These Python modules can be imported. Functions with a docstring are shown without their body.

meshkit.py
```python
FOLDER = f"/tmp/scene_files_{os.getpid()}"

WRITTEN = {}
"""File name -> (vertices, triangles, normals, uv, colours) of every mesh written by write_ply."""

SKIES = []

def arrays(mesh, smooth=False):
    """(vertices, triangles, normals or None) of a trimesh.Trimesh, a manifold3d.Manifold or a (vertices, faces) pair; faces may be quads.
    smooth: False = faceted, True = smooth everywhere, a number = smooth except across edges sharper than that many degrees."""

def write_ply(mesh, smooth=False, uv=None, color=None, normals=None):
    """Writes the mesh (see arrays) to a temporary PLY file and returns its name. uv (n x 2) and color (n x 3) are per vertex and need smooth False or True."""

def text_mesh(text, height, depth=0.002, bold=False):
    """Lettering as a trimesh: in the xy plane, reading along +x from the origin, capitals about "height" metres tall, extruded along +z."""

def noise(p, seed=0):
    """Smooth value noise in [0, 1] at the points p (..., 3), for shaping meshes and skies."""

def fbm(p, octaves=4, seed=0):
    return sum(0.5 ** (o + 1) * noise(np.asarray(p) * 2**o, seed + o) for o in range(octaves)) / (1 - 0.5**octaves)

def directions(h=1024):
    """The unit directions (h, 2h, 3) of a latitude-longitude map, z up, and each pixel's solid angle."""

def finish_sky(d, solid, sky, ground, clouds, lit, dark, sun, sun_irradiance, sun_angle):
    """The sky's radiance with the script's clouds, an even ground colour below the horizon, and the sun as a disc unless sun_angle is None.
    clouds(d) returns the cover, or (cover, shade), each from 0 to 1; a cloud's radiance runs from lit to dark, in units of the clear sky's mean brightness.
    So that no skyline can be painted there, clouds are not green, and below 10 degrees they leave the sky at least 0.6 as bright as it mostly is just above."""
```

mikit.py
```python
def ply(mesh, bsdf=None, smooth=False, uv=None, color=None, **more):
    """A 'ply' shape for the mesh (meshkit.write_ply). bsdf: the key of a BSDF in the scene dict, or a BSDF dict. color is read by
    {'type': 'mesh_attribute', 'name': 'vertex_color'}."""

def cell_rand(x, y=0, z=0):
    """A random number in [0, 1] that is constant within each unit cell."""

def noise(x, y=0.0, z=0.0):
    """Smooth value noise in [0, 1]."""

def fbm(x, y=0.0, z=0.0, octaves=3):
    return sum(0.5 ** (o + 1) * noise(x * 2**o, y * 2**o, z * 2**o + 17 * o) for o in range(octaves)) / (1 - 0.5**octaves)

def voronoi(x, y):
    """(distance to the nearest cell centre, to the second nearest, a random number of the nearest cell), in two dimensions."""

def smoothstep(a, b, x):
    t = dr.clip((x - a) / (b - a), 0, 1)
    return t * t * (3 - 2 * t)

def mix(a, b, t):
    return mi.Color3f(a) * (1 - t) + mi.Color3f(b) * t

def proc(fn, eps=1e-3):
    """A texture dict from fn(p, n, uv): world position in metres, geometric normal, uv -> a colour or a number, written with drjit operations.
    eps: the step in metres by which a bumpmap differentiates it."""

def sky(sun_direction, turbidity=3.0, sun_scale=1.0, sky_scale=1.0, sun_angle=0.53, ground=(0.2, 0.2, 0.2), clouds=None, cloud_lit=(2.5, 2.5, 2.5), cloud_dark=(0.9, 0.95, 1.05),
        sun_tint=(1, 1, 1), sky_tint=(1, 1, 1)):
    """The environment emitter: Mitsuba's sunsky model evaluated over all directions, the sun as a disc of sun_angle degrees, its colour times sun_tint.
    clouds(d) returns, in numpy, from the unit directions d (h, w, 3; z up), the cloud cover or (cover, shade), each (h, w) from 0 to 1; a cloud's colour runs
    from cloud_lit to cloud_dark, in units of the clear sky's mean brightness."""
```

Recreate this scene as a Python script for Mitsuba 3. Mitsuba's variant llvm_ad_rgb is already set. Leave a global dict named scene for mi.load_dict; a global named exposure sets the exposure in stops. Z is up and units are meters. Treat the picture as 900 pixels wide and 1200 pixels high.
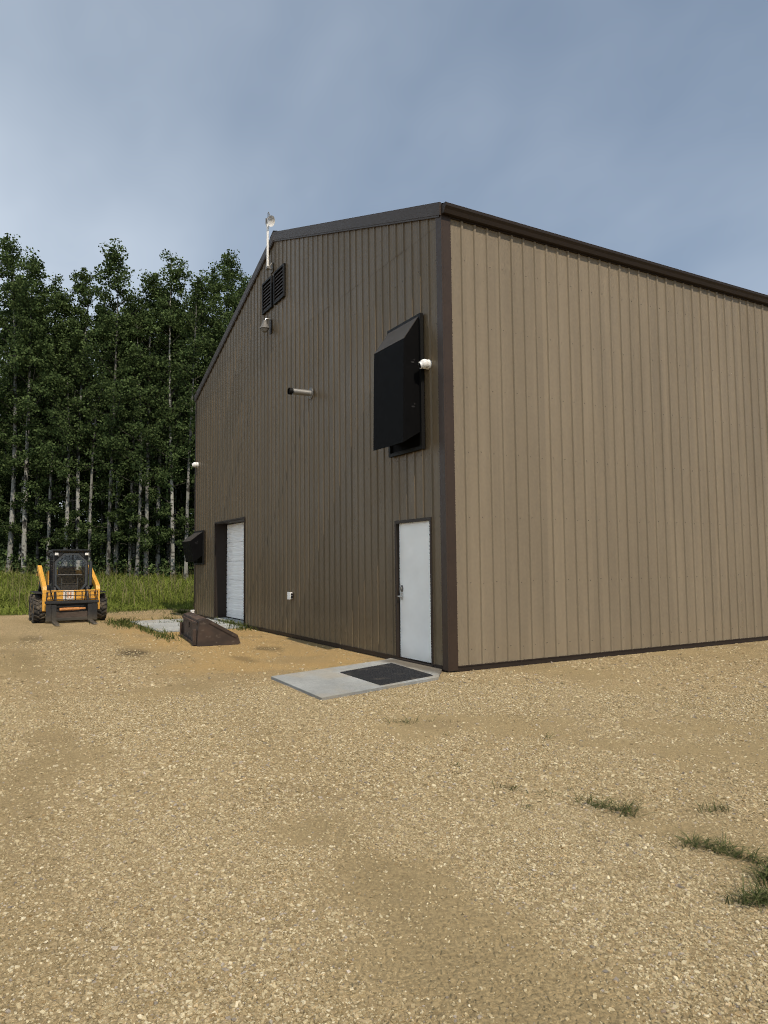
import math, random
import numpy as np, trimesh, drjit as dr, mitsuba as mi, mikit, meshkit
import shapely.geometry as sg
from mikit import noise, fbm, voronoi, cell_rand, smoothstep, mix

random.seed(7)
rng = np.random.default_rng(7)
T = mi.ScalarTransform4f
scene, labels = {}, {}

# ------------------------------------------------------------------ camera, sky, exposure
EYE = np.array([8.108, -5.594, 1.482])
YAW, PITCH, ROLL, FPX = 0.5169, 0.0717, -0.0104, 839.1
FW = np.array([-math.cos(YAW) * math.cos(PITCH), math.sin(YAW) * math.cos(PITCH), math.sin(PITCH)])
RT = np.cross(FW, [0, 0, 1]); RT /= np.linalg.norm(RT)
UP = np.cross(RT, FW)
UP = -RT * math.sin(ROLL) + UP * math.cos(ROLL)
scene['camera'] = {'type': 'perspective', 'fov': math.degrees(2 * math.atan(450 / FPX)), 'fov_axis': 'x', 'near_clip': 0.05, 'far_clip': 3000.0,
                   'to_world': T().look_at(origin=EYE.tolist(), target=(EYE + FW).tolist(), up=UP.tolist())}

def clouds(d):
    z = np.maximum(d[..., 2], 0.02)
    p = np.stack([d[..., 0] / (z + 0.35), d[..., 1] / (z + 0.35), z * 0], -1)
    a = meshkit.fbm(p * [1.0, 1.5, 1] + 3.1, 4, 4)
    b = meshkit.fbm(p * [2.2, 1.1, 1] + 9.0, 5, 11)
    s = meshkit.fbm(p * [1.6, 2.6, 1] + 1.7, 4, 21)
    cover = 0.46 + 0.45 * (a - 0.5) + 0.30 * (b - 0.5)
    low = np.clip(1 - d[..., 2] / 0.55, 0, 1)
    hz = np.hypot(d[..., 0], d[..., 1]) + 1e-6
    south = 0.5 - 0.5 * (d[..., 1] * 0.93 + d[..., 0] * 0.2) / hz            # thicker veil of cloud on the south side
    veil = np.clip((south - 0.28) / 0.5, 0, 1) * (0.2 + 0.8 * low)
    cover = np.clip(cover + 0.12 * low + 0.50 * veil, 0.15, 0.97)
    az, el = np.arctan2(d[..., 1], -d[..., 0]), np.arcsin(np.clip(d[..., 2], -1, 1))
    w = meshkit.fbm(np.stack([az * 4.2 + 0.6 * el, el * 13 - az * 1.5, az * 0], -1) + 5.5, 5, 31)
    wisp = np.clip((w - 0.52) / 0.16, 0, 1) * np.clip(veil * 1.5, 0, 1) * np.clip(1.6 - el / 0.28, 0, 1)
    fine = meshkit.fbm(p * [3.4, 5.2, 1] + 6.6, 5, 41) - 0.5
    cover = np.clip(cover + 0.22 * fine, 0.15, 0.97)
    shade = np.clip(0.42 * wisp - 0.25 * fine + 0.74 + 0.6 * (s - 0.5) + 0.35 * (b - 0.5) - 0.85 * veil, 0, 1)
    return cover, shade

SUN = (0.867, -0.034, 1.0)
scene['sky'] = mikit.sky(SUN, turbidity=3, clouds=clouds, cloud_lit=(5.1, 5.45, 5.75), cloud_dark=(1.38, 1.76, 2.2), sun_scale=0.92, sun_tint=(0.95, 1.0, 1.10), ground=(0.22, 0.18, 0.12))
exposure = 1.38

# ------------------------------------------------------------------ helpers
def key_of(base, parent=None):
    k = base if parent is None else parent + '__' + base
    if not taken(k): return k
    i = 1
    while taken(f'{k}_{i:03d}'): i += 1
    return f'{k}_{i:03d}'
USED = set()
def taken(k): return k in USED
def thing(name, label, cat, group=None):
    k = key_of(name); USED.add(k)
    labels[k] = {'label': label, 'category': cat}
    if group: labels[k]['group'] = group
    return k
def hold(name, parent):
    k = key_of(name, parent); USED.add(k); return k
def obj(name, mesh, bsdf, parent=None, smooth=False, label=None, kind=None, **kw):
    k = key_of(name, parent); USED.add(k)
    scene[k] = mikit.ply(mesh, bsdf, smooth, **kw)
    if label or kind:
        labels[k] = {}
        if label: labels[k]['label'] = label
        if kind: labels[k]['kind'] = kind
    return k
def single(name, mesh, bsdf, label, cat, group=None, smooth=False, **kw):
    k = obj(name, mesh, bsdf, None, smooth, **kw)
    labels[k] = {'label': label, 'category': cat}
    if group: labels[k]['group'] = group
    return k
def cat(ms): return trimesh.util.concatenate(ms)
def box(x0, x1, y0, y1, z0, z1, c=0.0):
    """box with chamfered edges"""
    if c <= 0:
        m = trimesh.creation.box((x1 - x0, y1 - y0, z1 - z0)); m.apply_translation(((x0 + x1) / 2, (y0 + y1) / 2, (z0 + z1) / 2)); return m
    P = []
    for sx in (0, 1):
        for sy in (0, 1):
            for sz in (0, 1):
                q = np.array([(x0, x1)[sx], (y0, y1)[sy], (z0, z1)[sz]], float)
                d = np.array([1 - 2 * sx, 1 - 2 * sy, 1 - 2 * sz]) * c
                for a in range(3):
                    e = d.copy(); e[a] = 0; P.append(q + e)
    return trimesh.Trimesh(P).convex_hull
def prism(pts, axis, a, b):
    """extrude polygon: axis 'y': pts are (x,z); axis 'x': pts are (y,z); axis 'z': (x,y)"""
    m = trimesh.creation.extrude_polygon(sg.Polygon(pts), b - a, engine='earcut')
    v = np.array(m.vertices)
    if axis == 'z': w = np.stack([v[:, 0], v[:, 1], v[:, 2] + a], 1)
    elif axis == 'y': w = np.stack([v[:, 0], v[:, 2] + a, v[:, 1]], 1)
    else: w = np.stack([v[:, 2] + a, v[:, 0], v[:, 1]], 1)
    m = trimesh.Trimesh(w, m.faces, process=False); m.fix_normals(); return m
def tube(points, r, sides=10, caps=True):
    p = np.asarray(points, float); n = len(p); r = np.broadcast_to(r, (n,))
    t = np.gradient(p, axis=0); t /= np.linalg.norm(t, axis=1, keepdims=True) + 1e-12
    ref = np.array([0.0, 0, 1]) if abs(t[0][2]) < 0.8 else np.array([1.0, 0, 0])
    a = np.cross(t, ref); a /= np.linalg.norm(a, axis=1, keepdims=True) + 1e-12
    b = np.cross(t, a); ang = np.arange(sides) * 2 * np.pi / sides
    v = (p[:, None] + r[:, None, None] * (np.cos(ang)[None, :, None] * a[:, None] + np.sin(ang)[None, :, None] * b[:, None])).reshape(-1, 3)
    f = []
    for i in range(n - 1):
        for j in range(sides):
            k = (j + 1) % sides
            f += [[i * sides + j, i * sides + k, (i + 1) * sides + k], [i * sides + j, (i + 1) * sides + k, (i + 1) * sides + j]]
    if caps:
        v = np.vstack([v, p[:1], p[-1:]]); c0, c1 = n * sides, n * sides + 1
        for j in range(sides):
            k = (j + 1) % sides
            f += [[c0, k, j], [c1, (n - 1) * sides + j, (n - 1) * sides + k]]
    m = trimesh.Trimesh(v, f, process=False); m.fix_normals(); return m
def revolve(profile, sides=24):
    return trimesh.creation.revolve(np.asarray(profile, float), sections=sides)
def move(m, loc=(0, 0, 0), rz=0, ry=0, rx=0):
    m = m.copy()
    for ang, ax in ((rx, [1, 0, 0]), (ry, [0, 1, 0]), (rz, [0, 0, 1])):
        if ang: m.apply_transform(trimesh.transformations.rotation_matrix(ang, ax))
    m.apply_translation(loc); return m

# noise in numpy that equals mikit's drjit noise, so that stones and ground colour agree
def cr(x, y, z=0):
    with np.errstate(over='ignore'):
        x, y, z = ((np.floor(np.asarray(v, np.float64)).astype(np.int64) + 1000000).astype(np.uint32) for v in (x, y, z))
        h = x * np.uint32(374761393) + y * np.uint32(668265263) + z * np.uint32(2147483647)
        h = (h ^ (h >> np.uint32(13))) * np.uint32(1274126177)
        return ((h ^ (h >> np.uint32(16))) & np.uint32(0xFFFFFF)).astype(float) / 16777215.0
def nnoise(x, y, z=0):
    i, j = np.floor(x), np.floor(y); t, s = x - i, y - j
    t, s = t * t * (3 - 2 * t), s * s * (3 - 2 * s)
    a = cr(i, j, z + 0 * i) * (1 - t) + cr(i + 1, j, z + 0 * i) * t
    b = cr(i, j + 1, z + 0 * i) * (1 - t) + cr(i + 1, j + 1, z + 0 * i) * t
    return a * (1 - s) + b * s
def nfbm(x, y, octaves=3): return sum(0.5 ** (o + 1) * nnoise(x * 2 ** o, y * 2 ** o, 17 * o) for o in range(octaves)) / (1 - 0.5 ** octaves)
def nss(a, b, x):
    t = np.clip((x - a) / (b - a), 0, 1); return t * t * (3 - 2 * t)

# ------------------------------------------------------------------ materials
def rgb(*c): return {'type': 'rgb', 'value': list(c)}
def mat(name, color, rough=0.5, metal=0.0, spec=0.5, **kw):
    scene[name] = {'type': 'twosided', 'bsdf': {'type': 'principled', 'base_color': color if isinstance(color, dict) else rgb(*color), 'roughness': rough, 'metallic': metal, 'specular': spec, **kw}}
def vary(c, amt=0.15, sc=3.0, dust=None):
    def f(p, n, uv):
        v = 1 + amt * 2 * (fbm(p.x * sc, p.y * sc, p.z * sc) - 0.5) + amt * 0.5 * (noise(p.x * sc * 9, p.y * sc * 9, p.z * sc * 9) - 0.5)
        col = mi.Color3f(*c) * v
        if dust is not None:
            w = smoothstep(dust[1], 0.0, p.z + 0.25 * noise(p.x * 5, p.y * 5, p.z * 3)) * dust[2]
            col = mix(col, mi.Color3f(*dust[0]), w)
        return col
    return mikit.proc(f)
def siding(name, c, rough, spec, ax):
    def f(p, n, uv):
        sheet_no = dr.floor((-p.x if ax == 0 else p.y) / 0.9144)
        v = 1 + 0.10 * (fbm(p.x * 0.9, p.y * 0.9, p.z * 0.5) - 0.5) + 0.10 * (noise(p.x * 14, p.y * 14, p.z * 0.7) - 0.5) + 0.06 * (noise(p.x * 40, p.y * 40, p.z * 30) - 0.5) + 0.09 * (cell_rand(sheet_no, 3) - 0.5)
        v += 0.10 * (smoothstep(0.4, 0.8, noise((p.x + p.y) * 9, 4.0, p.z * 0.22)) - 0.3)
        col = mi.Color3f(*c) * v
        w = smoothstep(0.75, 0.0, p.z + 0.5 * (fbm(p.x * 3.0, p.y * 3.0, p.z * 2) - 0.5)) * 0.35
        col = mix(col, mi.Color3f(0.24, 0.19, 0.12), w * (0.4 + 0.6 * noise(p.x * 22, p.y * 22, p.z * 18)))
        return col
    def b(p, n, uv): return fbm(p.x * 1.6, p.y * 1.6, p.z * 0.55, 2)
    def r(p, n, uv): return rough + 0.18 * (fbm(p.x * 2.3, p.y * 2.3, p.z * 1.1) - 0.5)
    scene[name] = {'type': 'twosided', 'bsdf': {'type': 'bumpmap', 'scale': 0.006, 'arbitrary': mikit.proc(b, 0.02),
                   'bsdf': {'type': 'principled', 'base_color': mikit.proc(f), 'roughness': mikit.proc(r), 'specular': spec}}}
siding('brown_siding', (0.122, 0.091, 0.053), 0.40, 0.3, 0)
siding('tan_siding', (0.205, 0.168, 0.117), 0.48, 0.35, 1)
mat('brown_trim', vary((0.042, 0.028, 0.020), 0.12), 0.42, 0, 0.3)
mat('dark_trim', vary((0.024, 0.0165, 0.012), 0.12), 0.5, 0, 0.3)
mat('roof_brown', vary((0.042, 0.031, 0.024), 0.12), 0.48, 0, 0.35)
mat('white_door_paint', vary((0.77, 0.79, 0.775), 0.07, 3.0, ((0.4, 0.35, 0.27), 0.45, 0.45)), 0.4)
mat('white_section', vary((0.77, 0.78, 0.77), 0.04, 2.0, ((0.4, 0.35, 0.27), 0.5, 0.3)), 0.45)
mat('white_plastic', (0.78, 0.78, 0.76), 0.35)
mat('grey_metal', vary((0.42, 0.42, 0.41), 0.2, 12), 0.38, 0.7)
mat('dull_grey', vary((0.15, 0.145, 0.135), 0.2, 14), 0.6)
mat('steel', (0.5, 0.5, 0.49), 0.28, 0.9)
mat('black_hood', vary((0.0035, 0.0036, 0.004), 0.3, 4), 0.6, 0, 0.06)
mat('hood_top', vary((0.045, 0.040, 0.034), 0.2, 4), 0.5, 0, 0.3)
mat('black_frame', (0.006, 0.006, 0.006), 0.55, 0, 0.2)
mat('black_glass', (0.008, 0.008, 0.009), 0.12)
mat('black_paint', vary((0.020, 0.020, 0.021), 0.35, 9, ((0.2, 0.16, 0.1), 0.5, 0.35)), 0.5)
mat('yellow_paint', vary((0.70, 0.36, 0.055), 0.15, 5, ((0.35, 0.25, 0.13), 0.7, 0.5)), 0.42)
mat('orange_paint', vary((0.50, 0.21, 0.06), 0.25, 9), 0.5)
mat('decal_white', (0.72, 0.66, 0.58), 0.5)
mat('hose_grey', (0.045, 0.052, 0.058), 0.5)
mat('seat_black', (0.018, 0.018, 0.02), 0.7)
mat('lamp_lens', (0.75, 0.75, 0.72), 0.2)
mat('amber_lens', (0.7, 0.42, 0.12), 0.3)
mat('dirty_steel', vary((0.075, 0.055, 0.042), 0.5, 7), 0.65, 0.2)
mat('screw_head', (0.10, 0.085, 0.065), 0.5)
scene['cab_glass'] = {'type': 'thindielectric', 'int_ior': 1.5}
def tyre_c(p, n, uv):
    w = smoothstep(0.35, 0.75, fbm(p.x * 7, p.y * 7, p.z * 7))
    return mix(mi.Color3f(0.025, 0.024, 0.023), mi.Color3f(0.16, 0.13, 0.09), w * 0.75)
mat('tyre_rubber', mikit.proc(tyre_c), 0.85)
def rust_c(p, n, uv):
    a = fbm(p.x * 3.1, p.y * 3.1, p.z * 4.3, 4); b = fbm(p.x * 17, p.y * 17, p.z * 17, 2)
    c = mix(mi.Color3f(0.038, 0.026, 0.020), mi.Color3f(0.075, 0.048, 0.034), smoothstep(0.35, 0.7, a))
    c = mix(c, mi.Color3f(0.14, 0.11, 0.085), smoothstep(0.62, 0.85, b) * 0.6)
    return mix(c, mi.Color3f(0.02, 0.016, 0.014), smoothstep(0.55, 0.75, fbm(p.x * 2 + 9, p.y * 2, p.z * 2)) * 0.6)
mat('rusty_steel', mikit.proc(rust_c), 0.7, 0.15)
def conc_c(p, n, uv):
    v = 0.72 + 0.35 * fbm(p.x * 1.7, p.y * 1.7) + 0.22 * (fbm(p.x * 23, p.y * 23) - 0.5) + 0.2 * (noise(p.x * 160, p.y * 160) - 0.5)
    c = mi.Color3f(0.275, 0.285, 0.275) * v
    d = smoothstep(0.5, 0.78, fbm(p.x * 2.6 + 5, p.y * 2.6)) * 0.4
    c = mix(c, mi.Color3f(0.28, 0.235, 0.16), d)
    # soil trodden in before the entry door
    k = smoothstep(-0.42, -0.22, p.y + 0.12 * (fbm(p.x * 5, p.y * 5) - 0.5)) * smoothstep(-1.7, -1.2, p.x)
    return mix(c, mi.Color3f(0.085, 0.07, 0.05), k * 0.85)
scene['concrete'] = {'type': 'twosided', 'bsdf': {'type': 'bumpmap', 'scale': 0.003, 'arbitrary': mikit.proc(lambda p, n, uv: fbm(p.x * 60, p.y * 60, p.z * 60, 2)),
                     'bsdf': {'type': 'principled', 'base_color': mikit.proc(conc_c), 'roughness': 0.85, 'specular': 0.3}}}
def mat_c(p, n, uv):
    g = noise(p.x * 130, p.y * 130)
    return mix(mi.Color3f(0.022, 0.022, 0.023) * (0.7 + 0.6 * g), mi.Color3f(0.14, 0.12, 0.09), smoothstep(0.5, 0.9, fbm(p.x * 5, p.y * 5)) * 0.25)
mat('mat_rubber', mikit.proc(mat_c), 0.8)
def bark_c(p, n, uv):
    w = (0.30 + 0.85 * noise(p.x * 0.9 + 3, p.y * 0.9)) * (0.65 + 0.5 * noise(p.x * 4, p.y * 4, p.z * 0.8))
    c = mi.Color3f(0.36, 0.365, 0.335) * w
    m = smoothstep(0.56, 0.68, fbm(p.x * 6, p.y * 6, p.z * 3.4, 3))
    k = smoothstep(0.70, 0.78, noise(p.x * 7, p.y * 7, p.z * 11))
    c = mix(c, mi.Color3f(0.03, 0.028, 0.024), dr.maximum(m, k * 0.8))
    return mix(c, mi.Color3f(0.09, 0.085, 0.065), smoothstep(2.0, 0.3, p.z) * 0.7)
mat('aspen_bark', mikit.proc(bark_c), 0.85)
mat('limb_bark', (0.05, 0.048, 0.038), 0.9)
scene['leaf'] = {'type': 'twosided', 'bsdf': {'type': 'diffuse', 'reflectance': {'type': 'mesh_attribute', 'name': 'vertex_color'}}}
scene['aspen_leaf'] = {'type': 'principledthin', 'base_color': {'type': 'mesh_attribute', 'name': 'vertex_color'}, 'roughness': 0.5, 'diff_trans': 0.55, 'spec_trans': 0.0}
scene['stone'] = {'type': 'twosided', 'bsdf': {'type': 'diffuse', 'reflectance': {'type': 'mesh_attribute', 'name': 'vertex_color'}}}

# ------------------------------------------------------------------ ground
def terrain(x, y):
    t = np.maximum(0, -x - 17.3)
    h = 0.97 * nss(0, 12, t) * nss(0, 1, np.minimum(t / 2, 1)) + 0.25 * nss(14, 60, t)
    h = h + 0.035 * (nfbm(x * 0.7 + 40, y * 0.7 + 40) - 0.5) * nss(1.0, 4.0, np.hypot(np.maximum(np.abs(x + 6.5) - 6.5, 0), np.maximum(-y, 0)))
    return h
def gravel_np(x, y):
    a = nfbm(x * 0.62 + 3.3, y * 0.95 + 1.7, 3); b = nfbm(x * 2.6, y * 2.6 + 7, 2)
    return nss(0.31, 0.53, a * 0.72 + b * 0.28) * (1 - 0.6 * track_np(x, y))
def track_np(x, y):
    u = y + 3.9 + 0.013 * (x + 3) ** 2 + 0.25 * (nnoise(x * 0.35, y * 0 + 2.5) - 0.5)
    v = y + 6.6 + 0.016 * (x - 1) ** 2 - 0.14 * x
    f = lambda q, w: np.exp(-((np.abs(q) - 0.86) / w) ** 2)
    return np.clip((f(u, 0.24) + 0.8 * f(v, 0.26)) * (0.35 + 0.9 * nfbm(x * 0.9 + 50, y * 0.9, 2)), 0, 1)
def sand_np(x, y):
    wob = 0.9 * (nfbm(x * 0.8 + 11, y * 0.8, 3) - 0.5)
    return nss(-3.5, -2.4, y + wob) * nss(-0.3, -1.8, x + wob) * nss(-16, -9, x)
def ground_c(p, n, uv):
    x, y = p.x, p.y
    a = fbm(x * 0.62 + 3.3, y * 0.95 + 1.7, 0, 3); b = fbm(x * 2.6, y * 2.6 + 7, 0, 2)
    u = y + 3.9 + 0.013 * dr.square(x + 3) + 0.25 * (noise(x * 0.35, y * 0 + 2.5) - 0.5)
    v = y + 6.6 + 0.016 * dr.square(x - 1) - 0.14 * x
    f = lambda q, w: dr.exp(-dr.square((dr.abs(q) - 0.86) / w))
    tk = dr.clip((f(u, 0.24) + 0.8 * f(v, 0.26)) * (0.35 + 0.9 * fbm(x * 0.9 + 50, y * 0.9, 0, 2)), 0, 1)
    g = smoothstep(0.31, 0.53, a * 0.72 + b * 0.28) * (1 - 0.6 * tk)
    wob = 0.9 * (fbm(x * 0.8 + 11, y * 0.8, 0, 3) - 0.5)
    s = smoothstep(-3.5, -2.4, y + wob) * smoothstep(-0.3, -1.8, x + wob) * smoothstep(-16, -9, x)
    v = 0.78 + 0.3 * fbm(x * 0.45, y * 0.45) + 0.28 * (noise(x * 60, y * 60) - 0.5) + 0.16 * (noise(x * 210, y * 210) - 0.5)
    dirt = mi.Color3f(0.345, 0.270, 0.148) * v * (1 - 0.16 * tk)
    dirt = mix(dirt, mi.Color3f(0.42, 0.285, 0.122) * v, s * 0.9)
    dirt = mix(dirt, mi.Color3f(0.22, 0.17, 0.10), smoothstep(0.58, 0.75, fbm(x * 0.8 + 31, y * 0.8 + 4)) * 0.45)
    f1, f2, r1 = voronoi(x * 34, y * 34)
    h1, h2, r2 = voronoi(x * 78 + 5, y * 78)
    st = mix(mi.Color3f(0.25, 0.185, 0.105), mi.Color3f(0.58, 0.465, 0.28), r1 * r1 * 0.8 + 0.2 * r1) * (0.55 + 0.45 * smoothstep(0.02, 0.2, f2 - f1))
    sm = mix(mi.Color3f(0.22, 0.16, 0.085), mi.Color3f(0.51, 0.395, 0.22), r2) * (0.6 + 0.4 * smoothstep(0.02, 0.2, h2 - h1))
    far = smoothstep(4.0, 9.0, dr.sqrt(dr.square(x - 8.1) + dr.square(y + 5.6)) * 0 + 9.0)
    c = mix(dirt, sm, (0.30 + 0.35 * g) * (1 - 0.65 * s))
    c = mix(c, st, dr.select(r1 > 0.45, 1.0, 0.0) * g * 0.75 * (1 - 0.8 * s) * far)
    # oil and soil stains lying in the yard
    def spot(cx, cy, rx, ry): return smoothstep(1.3, 0.4, dr.sqrt(dr.square((x - cx) / rx) + dr.square((y - cy) / ry)) + 0.9 * (fbm(x * 4, y * 4) - 0.5))
    k = dr.maximum(spot(-4.8, -3.25, 0.75, 0.28), spot(-4.0, -1.05, 0.5, 0.22) * 0.7)
    k = dr.maximum(k, dr.maximum(spot(-8.3, -4.6, 1.3, 0.25) * 0.5, spot(-2.9, -1.9, 0.5, 0.15) * 0.5))
    c = mix(c, mi.Color3f(0.06, 0.05, 0.035), k * 0.75)
    gr = smoothstep(-16.2, -17.8, x + 1.2 * (fbm(x * 0.9, y * 0.9) - 0.5) + 0.35 * dr.maximum(y, -20.0) * dr.select(y > -1, 0.0, 0.0))
    return mix(c, mi.Color3f(0.045, 0.055, 0.02), gr)
def ground_b(p, n, uv):
    f1, f2, r1 = voronoi(p.x * 34, p.y * 34)
    return smoothstep(0.0, 0.35, f2 - f1) * (0.4 + 0.6 * r1) + 0.7 * noise(p.x * 95, p.y * 95) + 1.2 * fbm(p.x * 9, p.y * 9, 0, 2)
scene['ground_gravel'] = {'type': 'twosided', 'bsdf': {'type': 'bumpmap', 'scale': 0.009, 'arbitrary': mikit.proc(ground_b, 0.003),
                          'bsdf': {'type': 'diffuse', 'reflectance': mikit.proc(ground_c)}}}
def axis(lo, hi, step, far, grow=1.13):
    a = list(np.arange(lo, hi, step)); s = step
    while a[-1] < far: s *= grow; a.append(a[-1] + s)
    s = step; b = [lo]
    while b[-1] > -far: s *= grow; b.append(b[-1] - s)
    return np.array(b[::-1][:-1] + a)
gx, gy = axis(-26, 9, 0.14, 900), axis(-8, 3, 0.14, 900)
X, Y = np.meshgrid(gx, gy, indexing='ij')
V = np.stack([X, Y, terrain(X, Y)], -1).reshape(-1, 3)
ii = (np.arange(len(gx) - 1)[:, None] * len(gy) + np.arange(len(gy) - 1)[None]).ravel()
F = np.vstack([np.stack([ii, ii + len(gy), ii + len(gy) + 1], 1), np.stack([ii, ii + len(gy) + 1, ii + 1], 1)])
obj('gravel_ground', trimesh.Trimesh(V, F, process=False), 'ground_gravel', None, True, kind='structure')

# concrete by the two doors
slab = [(-0.82, -2.23), (0.90, -2.30), (0.42, -0.46), (-0.12, -0.036), (-1.52, -0.03), (-1.40, -0.2)]
obj('door_slab', prism(slab, 'z', -0.1, 0.035), 'concrete', None, kind='structure')
for a, b in ((-11.9, -10.72), (-10.70, -9.52), (-9.50, -8.28)):
    for c, d in ((-2.02, -1.02), (-1.0, -0.03)):
        k = box(a, b, c, d, -0.1, 0.03 + random.uniform(-0.004, 0.004), 0.008)
        obj('concrete_apron', k, 'concrete', None, kind='structure')
obj('apron_sill', box(-10.94, -8.51, -0.028, 0.34, -0.1, 0.075), 'concrete', None, kind='structure')

# ------------------------------------------------------------------ the building
W, LEN, H, AP = 13.0, 18.288, 6.56, 8.85
SL = (AP - H) / (W / 2)
def roofz(u): return H + SL * np.minimum(u, W - u)
bld = thing('metal_building', 'large gabled metal shop building with brown end wall and tan side wall on the gravel', 'building')
gw, sw, rf = hold('gable_wall', bld), hold('side_wall', bld), hold('roof', bld)
def rib_profile(w=0.9144, n=4):
    """(u, out) of one sheet: n ribs, two faint stiffeners between each pair"""
    pts, pitch = [], w / n
    for i in range(n):
        c = (i + 0.5) * pitch
        pts += [(c - 0.025, 0), (c - 0.0135, 0.022), (c + 0.0135, 0.022), (c + 0.025, 0)]
        if i < n - 1:
            for q in (0.36, 0.64):
                m = c + q * pitch
                pts += [(m - 0.014, 0), (m - 0.007, 0.0025), (m + 0.007, 0.0025), (m + 0.014, 0)]
    return np.array([(0, 0)] + pts + [(w, 0)])
PROF = rib_profile()
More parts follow.
